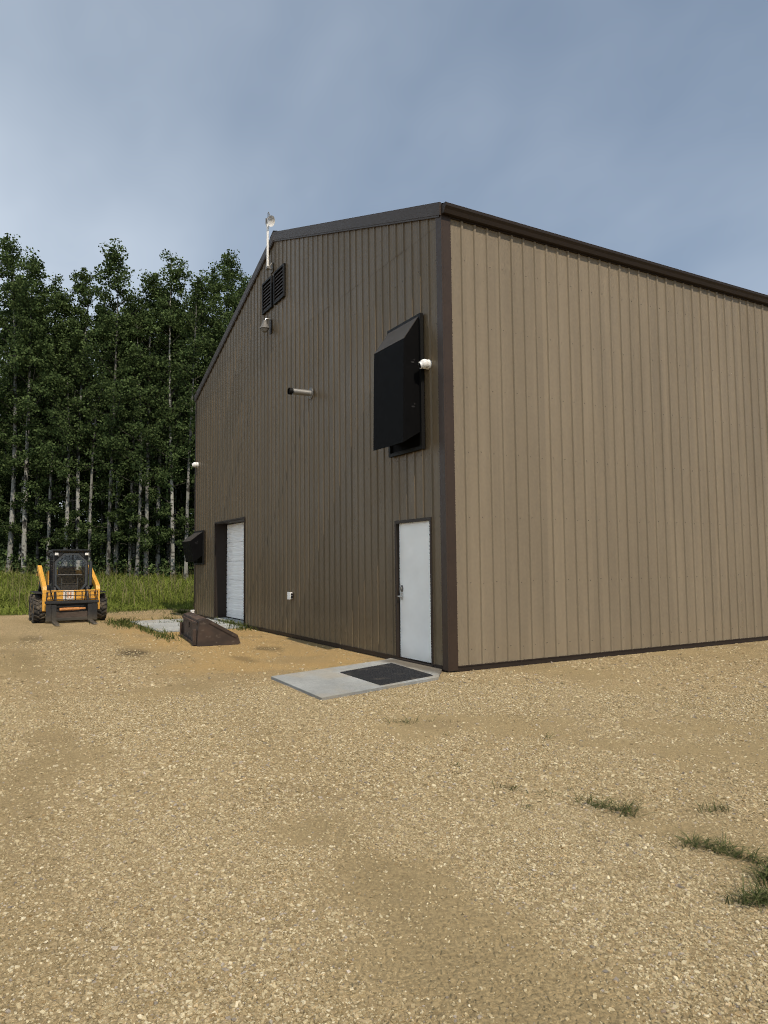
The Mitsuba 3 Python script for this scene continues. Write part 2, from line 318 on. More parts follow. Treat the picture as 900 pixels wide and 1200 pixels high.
def sheet(u0, u1, zlo, zhi, holes, place, seed, out0=0.0, dz=0.6, wave=0.0026, rib=1.0):
    """one wall sheet from u0 to u1, cut by holes (ua, ub, za, zb); zhi is a function of u; place(u, out, z) -> xyz"""
    r = np.random.default_rng(seed)
    brk = sorted({u0, u1, *(h[k] for h in holes for k in (0, 1) if u0 < h[k] < u1)} | ({W / 2} if callable(zhi) and u0 < W / 2 < u1 else set()))
    pu, po = PROF[:, 0] + (math.floor(u0 / 0.9144 + 1e-6)) * 0.9144, PROF[:, 1]
    amp = np.where(po > 0.01, np.repeat(r.uniform(0.86, 1.14, len(po) // 2 + 1), 2)[:len(po)], 1.0); twist = r.uniform(-0.004, 0.004)
    V, Fc, n = [], [], 0
    for a, b in zip(brk[:-1], brk[1:]):
        us = np.array(sorted({a, b, *[x for x in pu if a < x < b]}))
        os_ = np.interp(us, pu, po * amp) * rib
        mid = (a + b) / 2
        spans = [(zlo, None)]
        for h in holes:
            if h[0] <= mid <= h[1]:
                ns = []
                for s0, s1 in spans:
                    top = 1e9 if s1 is None else s1
                    if h[2] > s0 + 1e-4: ns.append((s0, h[2]))
                    if h[3] < top: ns.append((max(s0, h[3]), s1))
                spans = ns
        for s0, s1 in spans:
            tops = np.array([(zhi(u) if callable(zhi) else zhi) for u in us]) if s1 is None else np.full(len(us), s1)
            rows = max(2, int(np.ceil((tops.max() - s0) / dz)) + 1)
            for q in np.linspace(0, 1, rows):
                z = s0 + (tops - s0) * q
                wav = wave * (meshkit.noise(np.stack([us * 2.6 + seed, z * 0.45, us * 0], -1), seed) - 0.5) + twist * 0.3 * (us - mid)
                V += [place(u, out0 + o + w, zz) for u, o, w, zz in zip(us, os_, wav, z)]
            m = len(us)
            for i in range(rows - 1):
                for j in range(m - 1):
                    p = n + i * m + j
                    Fc += [[p, p + 1, p + m + 1], [p, p + m + 1, p + m]]
            n += rows * m
    return trimesh.Trimesh(np.array(V), Fc, process=False)
gplace = lambda u, o, z: (-u, -o, z)
splace = lambda u, o, z: (o, u, z)
DOOR = (0.385, 1.315, 0.05, 2.085)
OHD = (8.52, 10.93, 0.05, 2.60)
gholes = [DOOR, OHD]
N = int(math.ceil(W / 0.9144))
for i in range(N):
    u0, u1 = i * 0.9144, min((i + 1) * 0.9144, W)
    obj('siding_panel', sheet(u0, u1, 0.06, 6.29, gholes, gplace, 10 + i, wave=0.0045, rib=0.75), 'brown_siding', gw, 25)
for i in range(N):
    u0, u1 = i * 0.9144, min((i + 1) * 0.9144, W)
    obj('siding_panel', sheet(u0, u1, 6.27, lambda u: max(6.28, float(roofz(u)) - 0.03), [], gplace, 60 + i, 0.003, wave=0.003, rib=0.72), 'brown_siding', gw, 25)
for i in range(20):
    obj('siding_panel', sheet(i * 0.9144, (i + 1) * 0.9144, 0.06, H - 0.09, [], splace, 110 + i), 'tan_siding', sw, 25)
def screws(n_u, place, u_max, zmax):
    ms = []
    for zi, z in enumerate(np.arange(0.28, 8.6, 0.92)):
        for i in range(n_u):
            u = (i + 0.5) * 0.2286 + 0.045
            if u > u_max or z > zmax(u): continue
            if place is gplace and any(h[0] - .05 < u < h[1] + .05 and z < h[3] + .05 for h in gholes): continue
            c = place(u, 0.004, z + 0.012 * math.sin(i * 2.1 + zi))
            m = trimesh.creation.cylinder(0.0060, 0.008, sections=6)
            m.apply_transform(trimesh.transformations.rotation_matrix(np.pi / 2, [1, 0, 0] if place is gplace else [0, 1, 0])); m.apply_translation(c); ms.append(m)
    return cat(ms)
obj('screw_rows', screws(80, splace, LEN, lambda u: H - 0.2), 'screw_head', sw, kind='stuff')
obj('screw_rows', screws(57, gplace, W, lambda u: roofz(u) - 0.3), 'screw_head', gw, kind='stuff')
# the two walls out of sight
obj('rear_wall', prism([(0, 0.06), (-W, 0.06), (-W, H - 0.05), (-W / 2, AP - 0.05), (0, H - 0.05)], 'y', LEN - 0.06, LEN), 'tan_siding', bld)
obj('far_side_wall', box(-W - 0.0, -W + 0.06, 0.02, LEN - 0.07, 0.06, H - 0.1), 'tan_siding', bld)
obj('inner_wall', box(-W + 0.2, -0.2, 0.42, 0.46, 0.0, H - 0.1), 'dark_trim', bld)
# trims
ct = obj('corner_trim', cat([box(-0.105, 0.028, -0.028, 0.0, 0.02, H - 0.17), box(0.0, 0.028, 0.001, 0.135, 0.02, H - 0.12), box(-0.118, -0.105, -0.020, 0, 0.02, H - 0.17)]), 'brown_trim', bld)
obj('corner_trim', cat([box(-W - 0.028, -W + 0.09, -0.028, 0.0, 0.02, H - 0.17), box(-W - 0.028, -W, 0.001, 0.12, 0.02, H - 0.17)]), 'brown_trim', bld)
segs = [(0.118, DOOR[0] - 0.045), (DOOR[1] + 0.045, OHD[0] - 0.03), (OHD[1] + 0.03, W - 0.1)]
for a, b in segs:
    obj('base_trim', cat([box(-b, -a, -0.024, 0.02, 0.005, 0.068), box(-b, -a, -0.034, 0.0, 0.068, 0.078)]), 'dark_trim', gw)
obj('base_trim', cat([box(-0.02, 0.024, 0.137, LEN, -0.05, 0.066), box(0.0, 0.034, 0.137, LEN, 0.066, 0.078)]), 'dark_trim', sw)
obj('foundation', cat([box(-W + 0.03, -0.03, 0.025, 0.16, -0.3, 0.062), box(-0.16, -0.022, 0.17, LEN, -0.3, 0.062)]), 'concrete', bld)
# roof
def slope_prism(t0, t1, side, y0, y1, ext=0.0):
    """between offsets t0 and t1 below the roof line, over one half of the gable"""
    if side > 0: pts = [(ext, H - SL * ext - t0), (-W / 2, AP - t0), (-W / 2, AP - t1), (ext, H - SL * ext - t1)]
    else: pts = [(-W - ext, H - SL * ext - t0), (-W / 2, AP - t0), (-W / 2, AP - t1), (-W - ext, H - SL * ext - t1)]
    return prism(pts, 'y', y0, y1)
for s in (1, -1):
    obj('rake_trim', cat([slope_prism(-0.012, 0.175, s, -0.052, -0.020, 0.03 if s > 0 else 0.06), slope_prism(0.16, 0.205, s, -0.044, -0.004)]), 'roof_brown', rf)
    for i in range(20):
        pu, po = rib_profile()[:, 0], rib_profile()[:, 1]
        y = i * 0.9144 + pu
        e = 0.075
        xa = e if s > 0 else -W - e
        za = H - SL * e + 0.008
        V = np.array([(xa, yy, za + o) for yy, o in zip(y, po)] + [(-W / 2, yy, AP + 0.008 + o) for yy, o in zip(y, po)] + [(xa, yy, za - 0.012 + o) for yy, o in zip(y, po)])
        m = len(y); Fc = []
        for j in range(m - 1):
            Fc += [[j, j + 1, m + j + 1], [j, m + j + 1, m + j], [j, j + 1, 2 * m + j + 1], [j, 2 * m + j + 1, 2 * m + j]]
        obj('roof_panel', trimesh.Trimesh(V, Fc, process=False), 'roof_brown', rf)
obj('ridge_cap', cat([prism([(-W / 2 - 0.2, AP - 0.2 * SL + 0.03), (-W / 2, AP + 0.045), (-W / 2 + 0.2, AP - 0.2 * SL + 0.03), (-W / 2 + 0.2, AP - 0.2 * SL + 0.02), (-W / 2, AP + 0.03), (-W / 2 - 0.2, AP - 0.2 * SL + 0.02)], 'y', -0.055, LEN)]), 'roof_brown', rf)
gut = [(0.030, H - 0.045), (0.030, H - 0.17), (0.095, H - 0.17), (0.118, H - 0.12), (0.145, H - 0.085), (0.150, H - 0.045), (0.140, H - 0.045), (0.135, H - 0.08), (0.108, H - 0.112), (0.088, H - 0.158), (0.040, H - 0.158), (0.040, H - 0.045)]
obj('gutter', prism(gut, 'y', -0.02, LEN), 'dark_trim', rf)
obj('gutter_end', prism([(0.028, H - 0.04), (0.028, H - 0.173), (0.098, H - 0.173), (0.122, H - 0.12), (0.153, H - 0.085), (0.155, H - 0.04)], 'y', -0.026, -0.020), 'dark_trim', rf)
obj('fascia', box(0.001, 0.029, 0.0, LEN, H - 0.19, H - 0.03), 'dark_trim', rf)

# entry door
dr_ = hold('entry_door', bld)
a, b, z0, z1 = DOOR
obj('door_frame', cat([box(-a, -a + 0.045, -0.030, 0.07, 0.036, z1 + 0.045), box(-b - 0.045, -b, -0.030, 0.07, 0.036, z1 + 0.045), box(-b, -a, -0.030, -0.012, z1, z1 + 0.045)]), 'dark_trim', dr_)
obj('door_panel', box(-b + 0.004, -a - 0.004, 0.022, 0.066, 0.068, z1 + 0.02, 0.003), 'white_door_paint', dr_)
obj('threshold', cat([box(-b + 0.002, -a - 0.002, -0.035, 0.065, 0.02, 0.058, 0.006)] + [box(-b + 0.02 + i * 0.05, -b + 0.045 + i * 0.05, -0.004, 0.02, 0.058, 0.075) for i in range(17)]), 'dark_trim', dr_)
obj('lever_handle', cat([box(-b + 0.045, -b + 0.105, 0.008, 0.024, 0.93, 1.04, 0.004), tube([(-b + 0.075, 0.01, 0.985), (-b + 0.075, -0.045, 0.985)], 0.012), tube([(-b + 0.065, -0.045, 0.985), (-b + 0.185, -0.045, 0.978)], 0.010)]), 'steel', dr_, 30)
obj('deadbolt', cat([tube([(-b + 0.075, 0.024, 1.10), (-b + 0.075, -0.012, 1.10)], 0.030, 16), box(-b + 0.045, -b + 0.105, 0.012, 0.022, 1.05, 1.15, 0.004)]), 'dull_grey', dr_)
for z in (0.3, 1.05, 1.85):
    obj('hinge', tube([(-a - 0.006, 0.016, z - 0.05), (-a - 0.006, 0.016, z + 0.05)], 0.008, 8), 'steel', dr_)
# overhead door
oh = hold('overhead_door', bld)
a, b, z0, z1 = OHD
obj('jamb', box(-b - 0.0, -b + 0.02, 0.0, 0.36, 0.08, z1), 'dark_trim', oh)
obj('jamb', box(-a - 0.02, -a, 0.0, 0.36, 0.08, z1), 'dark_trim', oh)
obj('header', box(-b + 0.021, -a - 0.021, 0.0, 0.36, z1 - 0.02, z1), 'dark_trim', oh)
obj('opening_trim', cat([box(-b - 0.035, -b, -0.026, 0.0, 0.03, z1 + 0.035), box(-a, -a + 0.035, -0.026, 0.0, 0.03, z1 + 0.035), box(-b, -a, -0.026, 0.0, z1, z1 + 0.035)]), 'dark_trim', oh)
for i in range(5):
    za = 0.10 + i * 0.495; zb = za + 0.489
    pr = [(0.36, za), (0.305, za), (0.300, za + 0.01)]
    for g in (0.25, 0.5, 0.75):
        zc = za + (zb - za) * g
        pr += [(0.300, zc - 0.016), (0.314, zc - 0.008), (0.314, zc + 0.008), (0.300, zc + 0.016)]
    pr += [(0.300, zb - 0.01), (0.305, zb), (0.36, zb)]
    obj('door_section', prism(pr, 'x', -b + 0.03, -a - 0.03), 'white_section', oh)
obj('bottom_seal', box(-b + 0.03, -a - 0.03, 0.306, 0.35, 0.07, 0.099), 'black_frame', oh)
# louvred gable vents
for ua, ub in ((5.86, 6.46), (6.60, 7.20)):
    gv = hold('gable_vent', bld)
    z0, z1 = 7.19, 7.91
    obj('frame', cat([box(-ub, -ub + 0.045, -0.06, -0.004, z0, z1), box(-ua - 0.045, -ua, -0.06, -0.004, z0, z1), box(-ub + 0.045, -ua - 0.045, -0.06, -0.004, z1 - 0.045, z1), box(-ub + 0.045, -ua - 0.045, -0.06, -0.004, z0, z0 + 0.045), box(-ub + 0.045, -ua - 0.045, -0.022, -0.021, z0, z1)]), 'black_frame', gv)
    for i in range(8):
        z = z0 + 0.07 + i * 0.076
        obj('slat', prism([(-0.055, z - 0.012), (-0.05, z - 0.014), (-0.025, z + 0.045), (-0.03, z + 0.047)], 'x', -ub + 0.047, -ua - 0.047), 'dark_trim', gv)

# ------------------------------------------------------------------ things on the gable wall
def hood(label, s0, s1, zb, zt, d0, d1, drop):
    k = thing('window_hood', label, 'hood', None)
    t = 0.05
    obj('frame', cat([box(-s1 - t, -s1, -0.075, -0.0205, zb - t, zt + t), box(-s0, -s0 + t, -0.075, -0.0205, zb - t, zt + t), box(-s1, -s0, -0.075, -0.0205, zt, zt + t), box(-s1, -s0, -0.075, -0.0205, zb - t, zb)]), 'black_frame', k)
    obj('pane', box(-s1, -s0, -0.04, -0.0215, zb, zt), 'black_hood', k)
    A, B = (-s1, -0.078, zt), (-s0, -0.078, zt)
    C_, D = (-s1 - 0.01, -d0, zt - drop), (-s0 + 0.01, -d0, zt - drop)
    E_, G = (-s1 - 0.01, -d1, zb + 0.03), (-s0 + 0.01, -d1, zb + 0.03)
    def plate(pts, th=0.006, sag=0.0, n=8):
        # ruled quad with a fold across it, given real thickness
        P = np.array(pts, float); g = np.linspace(0, 1, n + 1)
        U, Vv = np.meshgrid(g, g, indexing='ij')
        Q = (P[0] * ((1 - U) * (1 - Vv))[..., None] + P[1] * (U * (1 - Vv))[..., None] + P[2] * (U * Vv)[..., None] + P[3] * ((1 - U) * Vv)[..., None])
        nrm = np.cross(P[1] - P[0], P[3] - P[0]); nrm /= np.linalg.norm(nrm)
        fold = -np.abs((U - 0.0) - Vv * 0.55) * 0.9 + 0.4
        Q = Q + nrm * (sag * np.clip(fold, -1, 1) * np.sin(np.pi * np.clip(U, 0, 1)))[..., None]
        v = np.vstack([Q.reshape(-1, 3), (Q - nrm * th).reshape(-1, 3)]); m = (n + 1) ** 2; f = []
        for i in range(n):
            for j in range(n):
                p = i * (n + 1) + j
                f += [[p, p + 1, p + n + 2], [p, p + n + 2, p + n + 1], [m + p, m + p + n + 2, m + p + 1], [m + p, m + p + n + 1, m + p + n + 2]]
        for e in range(n):
            for p, q in ((e, e + 1), (n * (n + 1) + e, n * (n + 1) + e + 1), (e * (n + 1), (e + 1) * (n + 1)), (e * (n + 1) + n, (e + 1) * (n + 1) + n)):
                f += [[p, q, m + q], [p, m + q, m + p]]
        return trimesh.Trimesh(v, f, process=False)
    obj('top_panel', plate([A, B, D, C_]), 'hood_top', k)
    obj('front_panel', plate([C_, D, G, E_], sag=0.03), 'black_hood', k, 20)
    R0 = np.array([(B[1], B[2]), (D[1], D[2]), (G[1], G[2]), (-0.078, zb + 0.20)])
    obj('side_panel', prism(R0, 'x', -s0 + 0.002, -s0 + 0.008), 'black_hood', k)
    obj('side_panel', prism(R0, 'x', -s1 - 0.008, -s1 - 0.002), 'black_hood', k)
    for z in (zb + 0.55, zb + 1.2 * (zt - zb) / 1.9):
        obj('latch', cat([box(-s0 + 0.008, -s0 + 0.014, -d0 * 0.65, -d0 * 0.5, z, z + 0.02), tube([(-s0 + 0.008, -d0 * 0.5, z + 0.05), (-s0 + 0.016, -d0 * 0.5, z + 0.05)], 0.010, 8)]), 'black_paint', k)
    return k
hood('tall black sheet hood over the upper window beside the entry door corner', 0.53, 1.39, 3.17, 5.07, 0.33, 0.36, 0.36)
hood('small low black hood at the far corner past the overhead door', 12.0, 12.86, 1.55, 2.42, 0.42, 0.30, 0.26)
def camera_dome(label, u, z, s, aim):
    k = thing('security_camera', label, 'security camera', 'white security cameras on the gable wall')
    obj('base', tube([(-u, -0.003, z), (-u, -0.026, z), (-u, -0.045 * s - 0.02, z)], [0.062 * s, 0.062 * s, 0.05 * s], 20), 'white_plastic', k, 30)
    c = np.array([-u, -0.072 * s, z]); a = np.asarray(aim, float); a /= np.linalg.norm(a)
    b = trimesh.creation.icosphere(3, 0.062 * s); b.apply_translation(c)
    obj('body', b, 'white_plastic', k, True)
    obj('collar', tube([c + a * 0.03 * s, c + a * 0.066 * s], 0.045 * s, 18), 'white_plastic', k, 30)
    obj('lens', tube([c + a * 0.05 * s, c + a * 0.069 * s], 0.036 * s, 18), 'black_glass', k, 30)
camera_dome('round white security camera beside the tall black window hood', 0.37, 4.33, 1.15, (-0.25, -0.9, -0.35))
camera_dome('small white security camera high on the far left corner of the gable wall', 12.75, 4.43, 1.25, (-0.5, -0.85, -0.3))

k = thing('exhaust_pipe', 'short horizontal grey exhaust pipe sticking out of the middle of the gable wall', 'pipe')
obj('flange', tube([(-4.53, -0.020, 4.80), (-4.53, -0.034, 4.80)], 0.115, 20), 'dull_grey', k, 30)
obj('pipe', tube([(-4.53, -0.034, 4.80), (-4.53, -0.2, 4.80), (-4.53, -0.40, 4.795)], 0.058, 20), 'grey_metal', k, 30)
obj('pipe_cap', cat([tube([(-4.53, -0.42, 4.795), (-4.53, -0.48, 4.795)], 0.066, 20, False), tube([(-4.53, -0.45, 4.795), (-4.53, -0.452, 4.795)], 0.065, 20)]), 'black_frame', k, 30)

k = thing('outlet_box', 'small white outdoor outlet box low on the gable wall', 'outlet box')
obj('box', box(-5.60, -5.47, -0.075, -0.020, 0.78, 0.92, 0.008), 'white_plastic', k)
obj('cover', box(-5.61, -5.46, -0.082, -0.0755, 0.775, 0.925, 0.003), 'white_plastic', k)
obj('socket', cat([box(-5.469, -5.440, -0.06, -0.03, 0.80, 0.845), box(-5.469, -5.445, -0.06, -0.03, 0.865, 0.90)]), 'black_frame', k)

k = thing('wall_lamp', 'small grey lamp fixture hanging under the twin gable louvres', 'lamp')
obj('arm', tube([(-6.74, -0.02, 6.93), (-6.74, -0.07, 6.96), (-6.74, -0.13, 6.95), (-6.74, -0.16, 6.88)], 0.014, 8), 'grey_metal', k, 30)
obj('mounting_plate', box(-6.80, -6.68, -0.028, -0.020, 6.62, 6.94), 'dark_trim', k)
obj('shade', move(revolve([(0.0, 0.12), (0.035, 0.12), (0.05, 0.07), (0.10, -0.04), (0.105, -0.06), (0.10, -0.065), (0.045, 0.055), (0.0, 0.09)]), (-6.74, -0.16, 6.78)), 'dull_grey', k, 40)
obj('bulb_cover', move(revolve([(0.0, -0.11), (0.05, -0.10), (0.085, -0.05), (0.09, -0.02), (0.0, 0.0)]), (-6.74, -0.16, 6.745)), 'dull_grey', k, 40)

k = thing('antenna_mast', 'white antenna mast with small tilted dish rising over the roof peak', 'antenna')
px, py = -6.66, -0.12
obj('mast', tube([(px, py, 8.04), (px, py, 9.1)], 0.026, 12), 'white_plastic', k, 30)
obj('bracket', cat([box(px - 0.07, px + 0.07, -0.032, -0.020, 7.99, 8.22), tube([(px, -0.03, 8.08), (px, py, 8.08)], 0.016, 8), tube([(px + 0.04, -0.03, 8.2), (px + 0.05, py + 0.02, 8.1)], 0.016, 8), box(px - 0.04, px + 0.09, py - 0.04, py + 0.03, 8.04, 8.09)]), 'dull_grey', k)
dish = []
for r_ in np.linspace(0, 0.12, 7): dish.append((r_, r_ * r_ * 2.2))
dish += [(r_, z - 0.006) for r_, z in reversed(dish)]
dm = revolve(dish, 28)
obj('dish', move(dm, (px + 0.10, py + 0.02, 9.13), rz=0.5, ry=1.95), 'white_plastic', k, 40)
obj('feed_arm', cat([tube([(px + 0.02, py, 9.24), (px + 0.10, py - 0.03, 9.30), (px + 0.2, py - 0.05, 9.27), (px + 0.27, py - 0.05, 9.16)], 0.009, 6), tube([(px - 0.03, py, 9.06), (px - 0.09, py, 9.16), (px - 0.08, py, 9.26)], 0.022, 8), tube([(px - 0.12, py, 9.18), (px + 0.03, py, 9.25)], 0.012, 6)]), 'dull_grey', k)

# ------------------------------------------------------------------ door mat, bucket
def quad_prism(pts, z0, z1): return prism(pts, 'z', z0, z1)
matq = np.array([(-0.60, -1.34), (0.57, -1.38), (0.30, -0.46), (-0.97, -0.34)])
k = thing('door_mat', 'black ribbed rubber mat lying on the concrete slab before the white entry door', 'mat')
obj('base', quad_prism(matq, 0.036, 0.044), 'mat_rubber', k)
ms = []
for i in range(26):
    t = (i + 0.5) / 26
    p, q = matq[0] + (matq[3] - matq[0]) * t, matq[1] + (matq[2] - matq[1]) * t
    m = box(0, np.linalg.norm(q - p) * 0.97, -0.010, 0.010, 0.044, 0.050); ms.append(move(m, (p[0] + 0.015, p[1], 0), rz=math.atan2(*(q - p)[::-1])))
obj('rib_rows', cat(ms), 'mat_rubber', k, kind='stuff')

k = thing('loader_bucket', 'rusty steel loader bucket lying on the sand at the concrete apron', 'bucket')
Bc, Bang = np.array([-5.08, -2.05, 0.0]), math.atan2(-0.12, 1.0) 
# local: x from 0 (camera side plate) to -2.20 along the back, y from 0 (back) to 1.05 (cutting edge)
def bplace(m): return move(m, Bc, rz=Bang)
prof = [(0.0, 0.0), (0.03, 0.47), (0.16, 0.50), (0.22, 0.47), (0.74, 0.17), (0.79, 0.03), (0.73, -0.02), (0.3, -0.03)]
for x in (-0.02, -2.20):
    obj('side_plate', bplace(prism(prof, 'x', x, x + 0.022)), 'rusty_steel', k)
back = prism([(-2.178, 0.0), (-0.0225, 0.0), (-0.0225, 0.47), (-2.178, 0.47)], 'y', 0, 0.02)
bk = [prism([(-0.0, 0.0), (0.02, 0.0), (0.05, 0.47), (0.03, 0.47)], 'x', -2.176, -1.30), prism([(-0.0, 0.0), (0.02, 0.0), (0.05, 0.47), (0.03, 0.47)], 'x', -1.16, -0.0225),
      prism([(0.0, 0.0), (0.02, 0.0), (0.037, 0.26), (0.017, 0.26)], 'x', -1.30, -1.16), prism([(0.0235, 0.36), (0.0435, 0.36), (0.05, 0.47), (0.03, 0.47)], 'x', -1.30, -1.16)]
obj('back_plate', bplace(cat(bk)), 'rusty_steel', k)
obj('top_flange', bplace(prism([(0.03, 0.4705), (0.16, 0.502), (0.24, 0.472), (0.235, 0.455), (0.16, 0.485), (0.045, 0.455)], 'x', -2.176, -0.0225)), 'rusty_steel', k)
obj('floor_plate', bplace(prism([(0.022, 0.0), (0.3, -0.025), (0.72, -0.015), (0.78, 0.02), (0.75, 0.03), (0.3, -0.01)], 'x', -2.176, -0.0225)), 'rusty_steel', k)
obj('mounting_lip', bplace(cat([box(-2.10, -0.12, -0.045, -0.001, 0.02, 0.07), box(-2.10, -0.12, -0.02, 0.02, 0.40, 0.43), box(-0.20, -0.14, -0.06, -0.002, 0.0, 0.30), box(-2.09, -2.03, -0.06, -0.002, 0.0, 0.30)])), 'rusty_steel', k)
obj('edge_strip', bplace(move(box(0.003, 0.02, 0, 0.58, -0.03, 0.03), (0.0, 0.22, 0.445), rx=-math.atan2(0.30, 0.52))), 'rusty_steel', k)
k = thing('pipe_stub', 'short white capped pipe at the foot of the far corner of the gable wall', 'pipe')
obj('pipe', tube([(-12.72, -0.14, 0.0), (-12.72, -0.14, 0.16)], 0.05, 14), 'white_plastic', k, 30)
obj('cap', tube([(-12.72, -0.14, 0.16), (-12.72, -0.14, 0.20)], 0.06, 14), 'white_plastic', k, 30)

# ------------------------------------------------------------------ skid steer loader
SK, SKA = np.array([-13.65, -3.36, 0.0]), math.radians(0.3)
sk = thing('skid_steer_loader', 'yellow and black skid steer loader with forks parked at the edge of the tall grass', 'loader')
def sp(m):
    m = m.copy(); m.apply_transform(np.diag([1, 1, 0.97, 1])); return move(m, SK, rz=SKA)
def so(name, m, b, parent=sk, smooth=False, **kw): return obj(name, sp(m), b, parent, smooth, **kw)
def wheel(cx, cy):
    w = hold('wheel', sk); R, hw = 0.375, 0.15
    pr = [(0.22, -hw * 0.8), (0.30, -hw), (0.345, -hw * 0.97), (R - 0.025, -hw * 0.8), (R - 0.02, 0), (R - 0.025, hw * 0.8), (0.345, hw * 0.97), (0.30, hw), (0.22, hw * 0.8)]
    t = revolve(pr, 40); t.apply_transform(trimesh.transformations.rotation_matrix(np.pi / 2, [1, 0, 0]))
    lugs = []
    for i in range(20):
        for sd in (-1, 1):
            l = box(-0.022, 0.022, 0.0, hw * 1.0, R - 0.03, R + 0.006, 0.006)
            l = move(l, rz=0.5 if sd > 0 else 0.0)
            if sd < 0: l.apply_transform(np.diag([1, -1, 1, 1])); l = move(l, rz=-0.5); l.invert()
            lugs.append(move(l, ry=(i + 0.25 * (sd + 1)) * 2 * np.pi / 20))
    so('tyre', move(cat([t] + lugs), (cx, cy, R)), 'tyre_rubber', w)
    o = 1 if cy > 0 else -1
    rm = revolve([(0, 0.06), (0.06, 0.06), (0.07, 0.02), (0.16, 0.03), (0.18, 0.11), (0.225, 0.12), (0.225, -0.1), (0, -0.1)], 32)
    rm.apply_transform(trimesh.transformations.rotation_matrix(-np.pi / 2 * o, [1, 0, 0]))
    so('rim', move(rm, (cx, cy, R)), 'orange_paint' if False else 'yellow_paint', w, 30)
for cx in (0.45, -0.62):
    for cy in (-0.765, 0.765): wheel(cx, cy)
so('chassis', cat([box(-1.2, 0.62, -0.56, 0.56, 0.22, 0.80, 0.02), box(-1.35, -0.55, -0.58, 0.58, 0.45, 1.0, 0.03)]), 'black_paint')
so('engine_hood', prism([(-1.42, 0.55), (-1.38, 1.25), (-1.2, 1.36), (-0.58, 1.42), (-0.58, 0.9), (-1.2, 0.55)], 'y', -0.46, 0.46), 'yellow_paint')
cab = hold('cab', sk)
P_ = 0.045
so('roof', prism([(-0.55, 1.93), (0.62, 1.95), (0.64, 1.985), (0.5, 2.01), (-0.5, 2.01), (-0.57, 1.97)], 'y', -0.47, 0.47), 'black_paint', cab)
posts = [box(0.50, 0.55, s * 0.42 - P_ / 2, s * 0.42 + P_ / 2, 0.82, 1.93, 0.006) for s in (-1, 1)] + [box(-0.52, -0.46, s * 0.42 - P_ / 2, s * 0.42 + P_ / 2, 0.82, 1.93, 0.006) for s in (-1, 1)]
posts += [box(-0.46, 0.50, s * 0.42 - 0.02, s * 0.42 + 0.02, 1.85, 1.93) for s in (-1, 1)] + [box(-0.46, 0.5, s * 0.42 - 0.02, s * 0.42 + 0.02, 0.82, 1.05) for s in (-1, 1)]
posts += [box(0.505, 0.545, -0.40, 0.40, 1.87, 1.92), box(-0.515, -0.465, -0.40, 0.40, 0.83, 0.90)]
so('frame', cat(posts), 'black_paint', cab)
for s in (-1, 1):
    bars = [box(-0.46 + i * 0.12, -0.448 + i * 0.12, s * 0.42 - 0.006, s * 0.42 + 0.006, 1.05, 1.85) for i in range(1, 8)] + [box(-0.46, 0.5, s * 0.42 - 0.005, s * 0.42 + 0.005, 1.05 + j * 0.13, 1.06 + j * 0.13) for j in range(1, 7)]
    so('side_screen', cat(bars), 'black_paint', cab)
oct_o = [(-0.40, 1.02), (-0.24, 0.80), (0.24, 0.80), (0.40, 1.02), (0.40, 1.68), (0.18, 1.90), (-0.18, 1.90), (-0.40, 1.68)]
oct_i = [(y * 0.89, 1.34 + (z - 1.34) * 0.91) for y, z in oct_o]
m = trimesh.creation.extrude_polygon(sg.Polygon(oct_o, [oct_i]), 0.04, engine='earcut'); v = np.array(m.vertices)
so('door_frame', trimesh.Trimesh(np.stack([v[:, 2] + 0.56, v[:, 0], v[:, 1]], 1), m.faces), 'hose_grey', cab)
gl = trimesh.creation.triangulate_polygon(sg.Polygon(oct_i), engine='earcut')
so('door_pane', trimesh.Trimesh(np.stack([np.full(len(gl[0]), 0.58), gl[0][:, 0], gl[0][:, 1]], 1), gl[1]), 'cab_glass', cab)
so('corner_plate', cat([prism([(s * 0.44, 1.93), (s * 0.44, 1.66), (s * 0.405, 1.70), (s * 0.19, 1.915), (s * 0.19, 1.93)], 'x', 0.555, 0.575) for s in (-1, 1)]), 'black_paint', cab)
so('seat', cat([box(-0.35, 0.1, -0.24, 0.24, 0.82, 1.05, 0.04), move(box(-0.06, 0.06, -0.23, 0.23, 0, 0.55, 0.04), (-0.35, 0, 1.0), ry=-0.15)]), 'seat_black', cab)
so('lap_bar', cat([tube([(0.25, -0.3, 1.25), (0.32, -0.3, 1.30), (0.32, 0.3, 1.30), (0.25, 0.3, 1.25)], 0.02, 8), tube([(0.3, -0.2, 0.85), (0.33, -0.2, 1.2)], 0.015, 6), tube([(0.3, 0.2, 0.85), (0.33, 0.2, 1.2)], 0.015, 6)]), 'hose_grey', cab)
so('wiper', tube([(0.61, 0.04, 1.86), (0.612, 0.05, 1.5)], 0.007, 5), 'black_frame', cab)
so('rear_wall', cat([box(-0.5, -0.48, -0.4, 0.4, 0.85, 1.30), box(-0.5, -0.48, -0.4, 0.4, 1.72, 1.93)]), 'black_paint', cab)
for s in (-1, 1):
    w = so('work_light', cat([box(0.60, 0.68, s * 0.375 - 0.05, s * 0.375 + 0.05, 1.84, 1.92, 0.01)]), 'black_frame')
    so('lens', box(0.680, 0.686, s * 0.375 - 0.044, s * 0.375 + 0.044, 1.848, 1.912, 0.002), 'lamp_lens', w)
